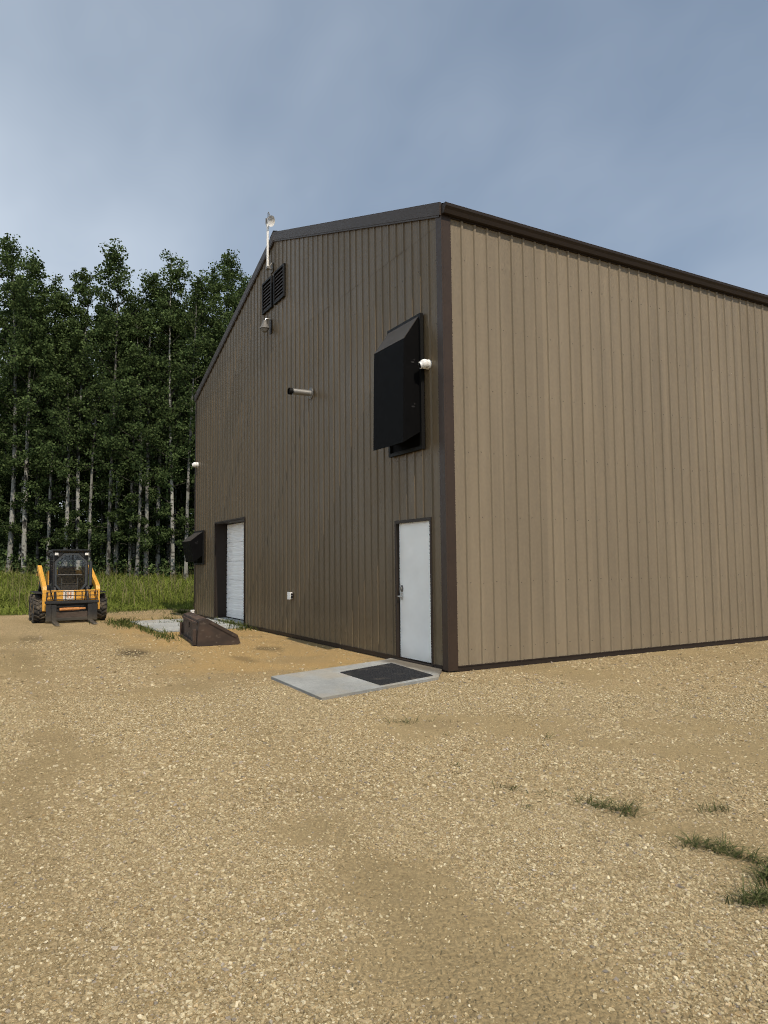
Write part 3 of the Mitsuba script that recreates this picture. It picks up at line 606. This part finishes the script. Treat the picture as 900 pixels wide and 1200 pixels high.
for s in (-1, 1):
    y0, y1 = (s * 0.66 - 0.05, s * 0.66 + 0.05)
    la = so('lift_arm', prism([(-1.22, 1.50), (-1.15, 1.58), (-0.95, 1.58), (0.62, 1.06), (0.80, 1.00), (0.86, 0.90), (0.86, 0.34), (0.78, 0.30), (0.70, 0.36), (0.70, 0.84), (0.55, 0.90), (-0.95, 1.40), (-1.15, 1.42)], 'y', y0, y1), 'yellow_paint')
    so('pivot_pin', cat([tube([(-1.1, s * 0.60, 1.5), (-1.1, s * 0.725, 1.5)], 0.04, 12)]), 'black_paint', la)
    so('tower', prism([(-1.3, 0.75), (-0.85, 0.75), (-1.02, 1.52), (-1.2, 1.52)], 'y', s * 0.60 - 0.04, s * 0.60 + 0.005), 'black_paint')
    so('lift_cylinder', cat([tube([(-0.95, s * 0.66, 0.82), (-0.35, s * 0.66, 0.99)], 0.045, 12), tube([(-0.35, s * 0.66, 0.99), (0.1, s * 0.66, 1.12)], 0.024, 10)]), 'black_paint')
    so('fender', box(-1.1, 0.86, s * 0.72 - 0.15, s * 0.72 + 0.15, 0.80, 0.825, 0.005), 'black_paint')
so('cross_plate', box(0.72, 0.76, -0.60, 0.60, 0.60, 0.88, 0.01), 'yellow_paint')
so('emblem', cat([box(0.7605, 0.764, -0.20, 0.06, 0.61, 0.87)]), 'decal_white')
so('emblem_mark', cat([box(0.7645, 0.767, -0.10, -0.07, 0.66, 0.83), box(0.7645, 0.767, -0.03, 0.0, 0.66, 0.83), box(0.7645, 0.767, -0.07, -0.03, 0.73, 0.76)]), 'orange_paint')
for s in (-1, 1):
    so('tilt_cylinder', cat([tube([(0.66, s * 0.40, 0.95), (0.92, s * 0.40, 0.55)], 0.035, 10), tube([(0.92, s * 0.40, 0.55), (0.98, s * 0.40, 0.42)], 0.02, 8)]), 'black_paint')
so('exhaust_stack', cat([tube([(0.52, 0.50, 1.0), (0.52, 0.50, 1.68)], 0.045, 12), tube([(0.5, 0.44, 0.98), (0.52, 0.47, 0.9)], 0.04, 8)]), 'hose_grey', smooth=30)
for s, y in ((-1, 0.50), (1, 0.34)):
    so('hydraulic_hose', tube([(0.60, s * y, 0.86), (0.78, s * (y + 0.02), 0.93), (0.93, s * y, 0.80), (0.97, s * (y - 0.06), 0.50)], 0.014, 6), 'black_frame', smooth=30)
fk = hold('fork_carriage', sk)
for z in (0.64, 0.74, 0.85): so('guard_bar', box(1.00, 1.025, -0.62, 0.64, z - 0.010, z + 0.010), 'black_paint', fk)
for y in (-0.62, -0.42, -0.16, 0.08, 0.24, 0.44, 0.62): so('guard_upright', box(0.985, 1.0, y - 0.012, y + 0.012, 0.58, 0.86), 'black_paint', fk)
so('top_beam', box(0.94, 1.03, -0.66, 0.66, 0.52, 0.60, 0.012), 'black_paint', fk)
for s in (-1, 1): so('upright', box(0.93, 1.01, s * 0.56 - 0.07, s * 0.56 + 0.07, 0.05, 0.519, 0.012), 'black_paint', fk)
so('bottom_beam', box(0.93, 1.0, -0.48, 0.48, 0.06, 0.14, 0.01), 'black_paint', fk)
so('back_plate', box(0.88, 0.91, -0.5, 0.5, 0.12, 0.30, 0.005), 'dirty_steel', fk)
so('hydraulic_ram', cat([tube([(0.93, -0.30, 0.365), (0.93, 0.18, 0.375)], 0.042, 12), tube([(0.93, 0.18, 0.375), (0.93, 0.34, 0.378)], 0.026, 10)]), 'orange_paint', fk)
for s in (-1, 1):
    so('fork', prism([(1.012, 0.50), (1.05, 0.50), (1.055, 0.07), (2.05, 0.035), (2.06, 0.02), (1.05, 0.012), (1.012, 0.04)], 'y', s * 0.44 - 0.055, s * 0.44 + 0.055), 'black_paint', fk)
for x, y, z in ((-1.3, -0.62, 1.30), (-1.36, -0.56, 1.05)):
    w = so('marker_light', box(x - 0.02, x + 0.03, y - 0.10, y, z - 0.035, z + 0.035, 0.01), 'amber_lens')

# ------------------------------------------------------------------ loose stones on the yard
def stones():
    r = np.random.default_rng(21); P = []
    # candidates in a wedge of ground before the camera; fewer and fewer with distance
    for n, d0, d1, mean in ((150000, 1.6, 4.6, 0.0038), (155000, 4.6, 9.0, 0.0056), (60000, 9.0, 17.0, 0.0095)):
        d = np.sqrt(r.uniform(d0 * d0, d1 * d1, n)); a = r.uniform(-0.66, 0.66, n)
        fx = np.array([-math.cos(YAW), math.sin(YAW)]); rx = np.array([math.sin(YAW), math.cos(YAW)])
        xy = EYE[:2] + d[:, None] * (np.cos(a)[:, None] * fx + np.sin(a)[:, None] * rx)
        keep = r.uniform(size=n) < (0.10 + 0.90 * gravel_np(xy[:, 0], xy[:, 1])) * (1 - 0.85 * sand_np(xy[:, 0], xy[:, 1]))
        x, y = xy.T
        keep &= ~((x < 0.05) & (y > -0.04)) & (x > -16.0)
        keep &= ~((x > -12) & (x < -8.2) & (y > -2.1)) 
        slabp = sg.Polygon(slab)
        import shapely
        keep &= ~shapely.contains_xy(slabp, x, y)
        xy = xy[keep]; size = mean * np.exp(np.clip(r.normal(0, 0.45, len(xy)), -1.2, 0.95)); P.append(np.column_stack([xy, size]))
    P = np.vstack(P); n = len(P)
    cube = np.array([[x, y, z] for x in (-1, 1) for y in (-1, 1) for z in (-1, 1)], float) * 0.72
    tri = np.array([[0, 1, 3], [0, 3, 2], [4, 6, 7], [4, 7, 5], [0, 4, 5], [0, 5, 1], [2, 3, 7], [2, 7, 6], [0, 2, 6], [0, 6, 4], [1, 5, 7], [1, 7, 3]])
    v = cube[None] + r.uniform(-0.34, 0.34, (n, 8, 3))
    v *= (P[:, 2][:, None] * np.column_stack([r.uniform(0.8, 1.35, n), r.uniform(0.6, 1.0, n), r.uniform(0.35, 0.75, n)]).T).T[:, None, :] if False else (P[:, 2:3] * np.column_stack([r.uniform(0.8, 1.35, n), r.uniform(0.6, 1.0, n), r.uniform(0.35, 0.75, n)]))[:, None, :]
    az, tl = r.uniform(0, 2 * np.pi, n), r.normal(0, 0.3, n)
    c, s = np.cos(tl)[:, None], np.sin(tl)[:, None]
    v[..., 0], v[..., 2] = v[..., 0] * c - v[..., 2] * s, v[..., 0] * s + v[..., 2] * c
    c, s = np.cos(az)[:, None], np.sin(az)[:, None]
    v[..., 0], v[..., 1] = v[..., 0] * c - v[..., 1] * s, v[..., 0] * s + v[..., 1] * c
    v[..., 0] += P[:, 0:1]; v[..., 1] += P[:, 1:2]
    v[..., 2] += (terrain(P[:, 0], P[:, 1]) + P[:, 2] * 0.10)[:, None]
    t = r.beta(1.5, 1.7, n)
    pal = np.array([[0.235, 0.178, 0.092], [0.38, 0.296, 0.160], [0.50, 0.408, 0.235], [0.70, 0.605, 0.40]])
    f = t * 3; i = np.minimum(f.astype(int), 2); col = pal[i] * (1 - (f - i))[:, None] + pal[i + 1] * (f - i)[:, None]
    grey = r.uniform(size=n) < 0.06; col[grey] = col[grey].mean(1, keepdims=True) * np.array([1.04, 0.88, 0.66])
    red = r.uniform(size=n) < 0.05; col[red] *= [0.95, 0.86, 0.78]; col = np.minimum(col * [1.0, 1.03, 1.10], 0.8)
    tri = tri[[0, 1, 2, 3, 4, 5, 6, 7, 8, 9, 10, 11]]
    tri = np.array([t3 for t3 in tri if not all(cube[q][2] < 0 for q in t3)])          # no underside: it lies in the soil
    F_ = (tri[None] + (np.arange(n) * 8)[:, None, None]).reshape(-1, 3)
    return trimesh.Trimesh(v.reshape(-1, 3), F_, process=False), np.repeat(col, 8, 0)
m, c = stones()
obj('loose_gravel', m, 'stone', None, False, kind='stuff', color=c, label='loose tan gravel scattered over the yard')

# ------------------------------------------------------------------ grass
def blades(x, y, h, w, lean, col_lo, col_hi, r, base=None, tipw=0.15):
    """curved grass blades of two segments; returns mesh, colours"""
    n = len(x); az = r.uniform(0, 2 * np.pi, n); la = az + r.normal(0, 0.6, n)
    z = terrain(x, y) if base is None else base
    dx, dy = np.cos(la) * lean * h, np.sin(la) * lean * h
    sx, sy = -np.sin(az) * w / 2, np.cos(az) * w / 2
    def pt(t, k, s): return np.stack([x + dx * t * t + s * sx * k, y + dy * t * t + s * sy * k, z + h * (t - 0.25 * np.minimum(lean, 1.6) * t * t)], 1)
    v = np.stack([pt(0, 1, -1), pt(0, 1, 1), pt(0.55, 0.85, -1), pt(0.55, 0.85, 1), pt(1.0, tipw, 0)], 1).reshape(-1, 3)
    f = (np.array([[0, 1, 3], [0, 3, 2], [2, 3, 4]])[None] + (np.arange(n) * 5)[:, None, None]).reshape(-1, 3)
    t = r.uniform(size=(n, 1)); c = np.asarray(col_lo) * (1 - t) + np.asarray(col_hi) * t
    return trimesh.Trimesh(v, f, process=False), np.repeat(c, 5, 0)
def field():
    r = np.random.default_rng(5); n = 120000
    x = r.uniform(-31.5, -16.3, n); y = r.uniform(-14, 12, n)
    keep = (x + 1.2 * (nfbm(x * 0.9, y * 0.9) - 0.5) < -17.0 + r.normal(0, 0.25, n)) | ((y > 0.3) & (x < -14.4 + 0.5 * r.normal(0, 0.4, n)))
    # what is seen from the yard: a wedge to the left
    dx, dy = x - EYE[0], y - EYE[1]
    ang = np.arctan2(dx * math.sin(YAW) + dy * math.cos(YAW), -dx * math.cos(YAW) + dy * math.sin(YAW))
    keep &= (ang > -0.66) & (ang < 0.1)
    x, y = x[keep], y[keep]
    x2 = np.r_[x, r.uniform(-17.0, -13.3, 9000)]; y2 = np.r_[y, r.uniform(0.6, 9, 9000)]
    e = np.clip((-16.8 - x2) / 3, 0, 1); g = nfbm(x2 * 1.3, y2 * 1.3 + 20, 3)
    h = (0.10 + 0.28 * e) * (0.55 + 0.9 * g) * r.uniform(0.6, 1.25, len(x2))
    m, c = blades(x2, y2, h, r.uniform(0.010, 0.022, len(x2)), r.uniform(0.3, 1.3, len(x2)), (0.095, 0.135, 0.022), (0.25, 0.295, 0.068), r)
    patch = np.repeat(nfbm(x2 * 0.5 + 8, y2 * 0.5, 3), 5)[:, None]
    c = c * (0.65 + 0.7 * patch)
    dry = np.repeat(r.uniform(size=len(x2)) < 0.09, 5); c[dry] = c[dry] * 0.4 + np.array([0.13, 0.115, 0.05])
    # seed stalks
    q = r.choice(len(x2), 2600, replace=False); q = q[x2[q] < -18.2]
    m2, c2 = blades(x2[q], y2[q], r.uniform(0.5, 0.95, len(q)), np.full(len(q), 0.016), r.uniform(0.05, 0.35, len(q)), (0.16, 0.14, 0.07), (0.26, 0.23, 0.13), r, tipw=1.4)
    return cat([m, m2]), np.vstack([c, c2])
m, c = field()
obj('tall_grass', m, 'leaf', None, False, kind='stuff', color=c, label='tall green meadow grass before the wood')
def edge_weeds():
    r = np.random.default_rng(15); X_, Y_ = [], []
    for cx, cy, sx, sy, n in ((-11.0, -2.35, 0.6, 0.16, 330), (-8.8, -2.2, 0.8, 0.06, 150), (-11.9, -2.2, 0.3, 0.25, 160), (-12.2, -0.9, 0.12, 0.5, 70), (-10.1, -1.01, 1.2, 0.02, 130), (-9.3, -0.02, 0.6, 0.05, 260), (-10.71, -0.9, 0.02, 0.5, 50), (-9.51, -0.6, 0.02, 0.4, 50), (-8.1, -0.25, 0.3, 0.12, 120), (-7.1, -2.15, 0.5, 0.12, 160), (-14.3, 0.3, 0.7, 0.4, 300), (-16.2, -1.6, 0.5, 0.7, 160)):
        X_.append(r.normal(cx, sx, n)); Y_.append(np.minimum(r.normal(cy, sy, n), -0.03))
    x, y = np.concatenate(X_), np.concatenate(Y_); n = len(x)
    return blades(x, y, r.uniform(0.05, 0.2, n), r.uniform(0.008, 0.02, n), r.uniform(0.3, 1.3, n), (0.04, 0.058, 0.014), (0.12, 0.135, 0.045), r)
m, c = edge_weeds()
obj('edge_weeds', m, 'leaf', None, False, kind='stuff', color=c, label='low weeds along the concrete apron')
tufts = [  # x, y, count, spread, height, label
    (2.28, -2.10, 60, 0.12, 0.085, 'lone green grass tuft nearest the concrete door slab'),
    (2.42, -1.80, 10, 0.06, 0.05, 'tiny thin weed just right of the tuft by the door slab'),
    (2.91, -2.04, 14, 0.05, 0.04, 'tiny flat weed in front of the tuft by the door slab'),
    (3.47, -1.42, 14, 0.05, 0.09, 'thin upright weed alone in the gravel before the tan wall'),
    (3.73, -2.52, 22, 0.07, 0.035, 'small flat green weed nearest the middle of the yard'),
    (4.33, -2.52, 40, 0.10, 0.05, 'low dark weed leftmost of the row of weeds in the gravel'),
    (4.51, -2.40, 28, 0.07, 0.04, 'small low weed between two others in the middle row'),
    (4.54, -2.22, 10, 0.04, 0.03, 'tiny weed speck behind the row of weeds'),
    (4.68, -2.67, 20, 0.06, 0.035, 'small flat weed in front of the row of weeds'),
    (4.88, -2.26, 120, 0.10, 0.085, 'broad dark grass tuft with spiky blades, left of the close pair'),
    (5.04, -2.20, 85, 0.065, 0.10, 'dense grass tuft with tall thin stalks, right of the close pair'),
    (5.27, -1.75, 70, 0.07, 0.075, 'small round grass tuft alone near the right edge'),
    (3.08, 0.79, 26, 0.16, 0.03, 'flat sparse weed close to the tan side wall'),
    (5.55, -2.28, 60, 0.07, 0.06, 'sparse trailing tip of the long creeping grass at right'),
    (5.72, -2.24, 190, 0.10, 0.075, 'long creeping dark grass clump at the right'),
    (5.99, -2.34, 190, 0.07, 0.085, 'dense dark grass tuft at the right edge behind the nearest one'),
    (6.10, -2.58, 260, 0.085, 0.075, 'nearest big dark grass tuft at the bottom right'),
]
for x, y, n, s, h, lab in tufts:
    r = np.random.default_rng(int(abs(x * 1000 + y * 77)))
    n = int(n * (1.25 if x > 5.4 else 0.8)); ga = r.uniform(0, 3.14)
    q1, q2 = r.normal(0, s * 0.75, n), r.normal(0, s * 0.32, n)
    xs, ys = x + q1 * math.cos(ga) - q2 * math.sin(ga), y + q1 * math.sin(ga) + q2 * math.cos(ga)
    if lab.startswith('long creeping'): ys = y + (xs - x) * 0.35 + r.normal(0, 0.03, n); xs = x + (xs - x) * 1.5
    hh = h * r.uniform(0.3, 1.1, n); hh[: max(1, n // 25)] *= 1.6
    m, c = blades(xs, ys, hh, r.uniform(0.0025, 0.006, n), r.uniform(0.4, 3.0, n), (0.030, 0.044, 0.014), (0.11, 0.125, 0.048), r)
    dry = np.repeat(r.uniform(size=n) < 0.14, 5); c[dry] = [0.22, 0.185, 0.10]
    single('grass_tuft', m, 'leaf', lab, 'grass', None, color=c)

# ------------------------------------------------------------------ aspens
def leaf_cloud(cent, rad, per, r, size, tint):
    n = len(cent) * per
    c = np.repeat(cent, per, 0); rr = np.repeat(rad, per)[:, None]
    d = r.normal(size=(n, 3)); d /= np.linalg.norm(d, axis=1, keepdims=True)
    p = c + d * rr * (r.uniform(0.15, 1.0, (n, 1)) ** 0.6) * [1, 1, 0.75]
    nz = r.normal(size=(n, 3)) + [0, 0, 0.7]; nz /= np.linalg.norm(nz, axis=1, keepdims=True)
    a = np.cross(nz, r.normal(size=(n, 3))); a /= np.linalg.norm(a, axis=1, keepdims=True); b = np.cross(nz, a)
    s = (size * r.uniform(0.65, 1.35, n))[:, None]
    v = np.stack([p - a * s * 0.5, p + b * s * 0.42 - a * s * 0.05, p + a * s * 0.5, p - b * s * 0.42 - a * s * 0.05], 1).reshape(-1, 3)
    f = (np.array([[0, 1, 2], [0, 2, 3]])[None] + (np.arange(n) * 4)[:, None, None]).reshape(-1, 3)
    t = r.uniform(size=(n, 1)); col = (np.array([0.040, 0.068, 0.026]) * (1 - t) + np.array([0.130, 0.182, 0.070]) * t) * np.repeat(tint, per)[:, None]
    return v, f, np.repeat(col, 4, 0)
def aspen(seed, ht, low, dens):
    r = np.random.default_rng(seed)
    k = np.linspace(0, 1, 14); bend = r.normal(0, 0.16, 2); ph = r.uniform(0, 6, 2)
    path = np.stack([bend[0] * k * 3 * np.sin(k * 2.2 + ph[0]) , bend[1] * k * 3 * np.sin(k * 2.5 + ph[1]), k * ht - 0.3], 1); path[:, :2] -= path[0, :2]
    rad = (0.105 * (1 - k) ** 0.8 + 0.012) * (ht / 17) * r.uniform(0.85, 1.2); rad[0] *= 1.35
    st = tube(path, rad, 9); tr = []
    cen, cr_, tint = [], [], []
    nb = 46
    for i in range(nb):
        t = low + (1 - low) * ((i + r.uniform(0, 1)) / nb) ** 0.85
        if t > 0.99: t = 0.99
        base = np.array([np.interp(t, k, path[:, j]) for j in range(3)])
        az = i * 2.4 + r.normal(0, 0.4); span = (1 - t) / (1 - low)
        ln = (0.42 + 2.35 * span ** 1.0 * (0.45 + 0.55 * min(1, (1 - span) * 4 + 0.25))) * r.uniform(0.55, 1.25)
        el = r.uniform(0.25, 0.75) + 0.35 * (1 - span)
        d = np.array([math.cos(az) * math.cos(el), math.sin(az) * math.cos(el), math.sin(el)])
        tip = base + d * ln; mid = base + d * ln * 0.5 - np.array([0, 0, 0.06 * ln])
        tr.append(tube([base, mid, tip], [0.03 * span + 0.010, 0.016, 0.005], 4, False))
        for q in range(int(3 + ln * 1.9)):
            u = r.uniform(0.30, 1.08)
            cen.append(base + d * ln * u + r.normal(0, 0.16, 3)); cr_.append(r.uniform(0.22, 0.46)); tint.append(r.uniform(0.7, 1.3))
    top = path[-1]
    for q in range(5): cen.append(top + [r.normal(0, 0.12), r.normal(0, 0.12), -0.9 + 0.28 * q]); cr_.append(0.30 - 0.03 * q); tint.append(1.1)
    # a few sparse sprays on the bare lower stem
    for q in range(9):
        t = r.uniform(0.12, low); base = np.array([np.interp(t, k, path[:, j]) for j in range(3)]); az = r.uniform(0, 6.28); ln = r.uniform(0.5, 1.5)
        d = np.array([math.cos(az), math.sin(az), 0.15]); tr.append(tube([base, base + d * ln], [0.014, 0.004], 4, False))
        for w in range(3): cen.append(base + d * ln * r.uniform(0.5, 1.1)); cr_.append(r.uniform(0.2, 0.36)); tint.append(r.uniform(0.6, 1.0))
    v, f, c = leaf_cloud(np.array(cen), np.array(cr_), dens, r, 0.108, np.array(tint))
    return st, cat(tr), trimesh.Trimesh(v, f, process=False), c
KINDS = []
for i, (ht, low, dens) in enumerate(((15.7, 0.28, 50), (14.4, 0.32, 48), (15.2, 0.24, 50), (13.4, 0.28, 48), (14.8, 0.38, 46))):
    t, lm, cw, cc = aspen(300 + i, ht, low, dens)
    scene[f'trunk_group_{i}'] = {'type': 'shapegroup', 'stem': mikit.ply(t, 'aspen_bark', True), 'limbs': mikit.ply(lm, 'limb_bark', True)}
    scene[f'crown_group_{i}'] = {'type': 'shapegroup', 'shape': mikit.ply(cw, 'aspen_leaf', False, color=cc)}
    KINDS.append(ht)
def put(k, part, i, x, y, s, rz, tilt):
    key = f'{k}__{part}'; USED.add(key)
    M = T().translate([x, y, float(terrain(np.array(x), np.array(y)))]).rotate([math.cos(rz), math.sin(rz), 0], tilt).rotate([0, 0, 1], math.degrees(rz)).scale([s, s, s])
    scene[key] = {'type': 'instance', 'to_world': M, 'group': {'type': 'ref', 'id': f'{part}_group_{i}'}}
FRONT = [(-29.2, -4.31, 0, 1.00, 'pale aspen at the far left of the wood edge'), (-28.87, -3.7, 1, 1.02, 'second pale aspen from the left at the wood edge'), (-28.9, -2.7, 2, 0.96, 'thin aspen standing behind the left side of the loader'),
         (-28.2, -2.05, 3, 1.05, 'aspen with pale trunk rising behind the loader cab'), (-27.9, -1.45, 0, 0.93, 'aspen with spotted trunk just right of the loader cab'), (-27.6, -1.02, 4, 0.95, 'slim forked aspen right of the loader'),
         (-26.95, -0.31, 4, 1.08, 'brightest white aspen trunk, the stoutest between loader and building'), (-27.6, 0.15, 1, 0.98, 'dim aspen right behind the brightest white trunk'), (-26.9, 0.62, 2, 0.94, 'slender pale aspen first right of the brightest trunk'),
         (-26.31, 0.82, 3, 1.0, 'pale aspen second right of the brightest trunk'), (-26.4, 1.25, 0, 0.92, 'pale aspen in the middle between brightest trunk and building'), (-26.5, 1.85, 1, 0.95, 'thin dim aspen midway to the building corner'),
         (-25.8, 2.36, 2, 1.0, 'pale slim aspen nearest but one to the building corner'), (-25.4, 2.86, 4, 1.02, 'white blotched aspen beside the building corner'),
         (-25.6, 4.1, 2, 1.04, 'aspen half hidden by the far building corner'), (-26.7, 5.6, 0, 1.06, 'tall aspen with its crown showing just left of the roof slope'), (-27.2, 6.7, 2, 1.10, 'aspen whose top alone shows above the roof slope by the antenna mast')]
for x, y, i, s, lab in FRONT:
    k = thing('aspen_tree', lab, 'tree', 'aspens along the wood edge')
    rz = rng.uniform(0, 6.28); FS = rng.uniform(0.91, 1.03)
    for part in ('trunk', 'crown'): put(k, part, i, x, y, s * FS, rz, rng.uniform(-1.2, 1.2))
def in_view(x, y, lo=-0.66, hi=0.03):
    dx, dy = x - EYE[0], y - EYE[1]
    a = math.atan2(dx * math.sin(YAW) + dy * math.cos(YAW), -dx * math.cos(YAW) + dy * math.sin(YAW)); return lo < a < hi
pts = [(f[0], f[1]) for f in FRONT]; n_mid = n_far = 0
def free(x, y, d): return all((x - a) ** 2 + (y - b) ** 2 > d * d for a, b in pts)
r = np.random.default_rng(44); tries = 0
while n_mid < 110 and tries < 6000:
    tries += 1
    x, y = r.uniform(-42, -26.5), r.uniform(-22, 22)
    if x > -29.5 + 0.55 * (y + 4.3) - 0.6 - 2.0 * (y < -5) * 0 or not in_view(x, y) or not free(x, y, 0.78): continue
    pts.append((x, y)); n_mid += 1
    k = thing('aspen_tree', 'slender aspen standing among many alike inside the dark wood', 'tree', 'aspens inside the wood')
    i, s, rz, tl = int(r.integers(5)), r.uniform(0.86, 1.06), r.uniform(0, 6.28), r.uniform(-1.5, 1.5)
    for part in ('trunk', 'crown'): put(k, part, i, x, y, s, rz, tl)
tries = 0
while n_far < 175 and tries < 6000:
    tries += 1
    x, y = r.uniform(-72, -38.5), r.uniform(-42, 44)
    if not in_view(x, y, -0.72, 0.10) or not free(x, y, 1.35): continue
    pts.append((x, y)); n_far += 1
    i, s, rz = int(r.integers(5)), r.uniform(1.0, 1.15), r.uniform(0, 6.28)
    for part in ('trunk', 'crown'):
        key = f'deep_wood__{2 * n_far + (part == "crown"):03d}'
        scene[key] = {'type': 'instance', 'to_world': T().translate([x, y, 0.8 - (4.2 if n_far % 3 else 0.0)]).rotate([0, 0, 1], math.degrees(rz)).scale([s, s, s]), 'group': {'type': 'ref', 'id': f'{part}_group_{i}'}}
labels['deep_wood'] = {'label': 'deep dark interior of the aspen wood', 'kind': 'stuff'}
# low bushes under the trees
def brush():
    r = np.random.default_rng(8); C, R, Tn = [], [], []
    for q in range(7500):
        x, y = r.uniform(-44, -25.5), r.uniform(-22, 20)
        edge = -28.9 + 0.55 * (y + 4.3)
        if x > edge or not in_view(x, y, -0.68, 0.0): continue
        hgt = 0.3 + 1.9 * float(nfbm(np.array(x * 0.5), np.array(y * 0.5))) * r.uniform(0.2, 1.3)
        if x < -36: hgt *= 2.3
        C.append((x, y, float(terrain(np.array(x), np.array(y))) + hgt * r.uniform(0.3, 1))); R.append(r.uniform(0.25, 0.55)); Tn.append(r.uniform(0.5, 1.1))
    v, f, c = leaf_cloud(np.array(C), np.array(R), 16, r, 0.13, np.array(Tn))
    return trimesh.Trimesh(v, f, process=False), c
m, c = brush()
obj('undergrowth', m, 'leaf', None, False, kind='stuff', color=c, label='low leafy undergrowth under the aspens')
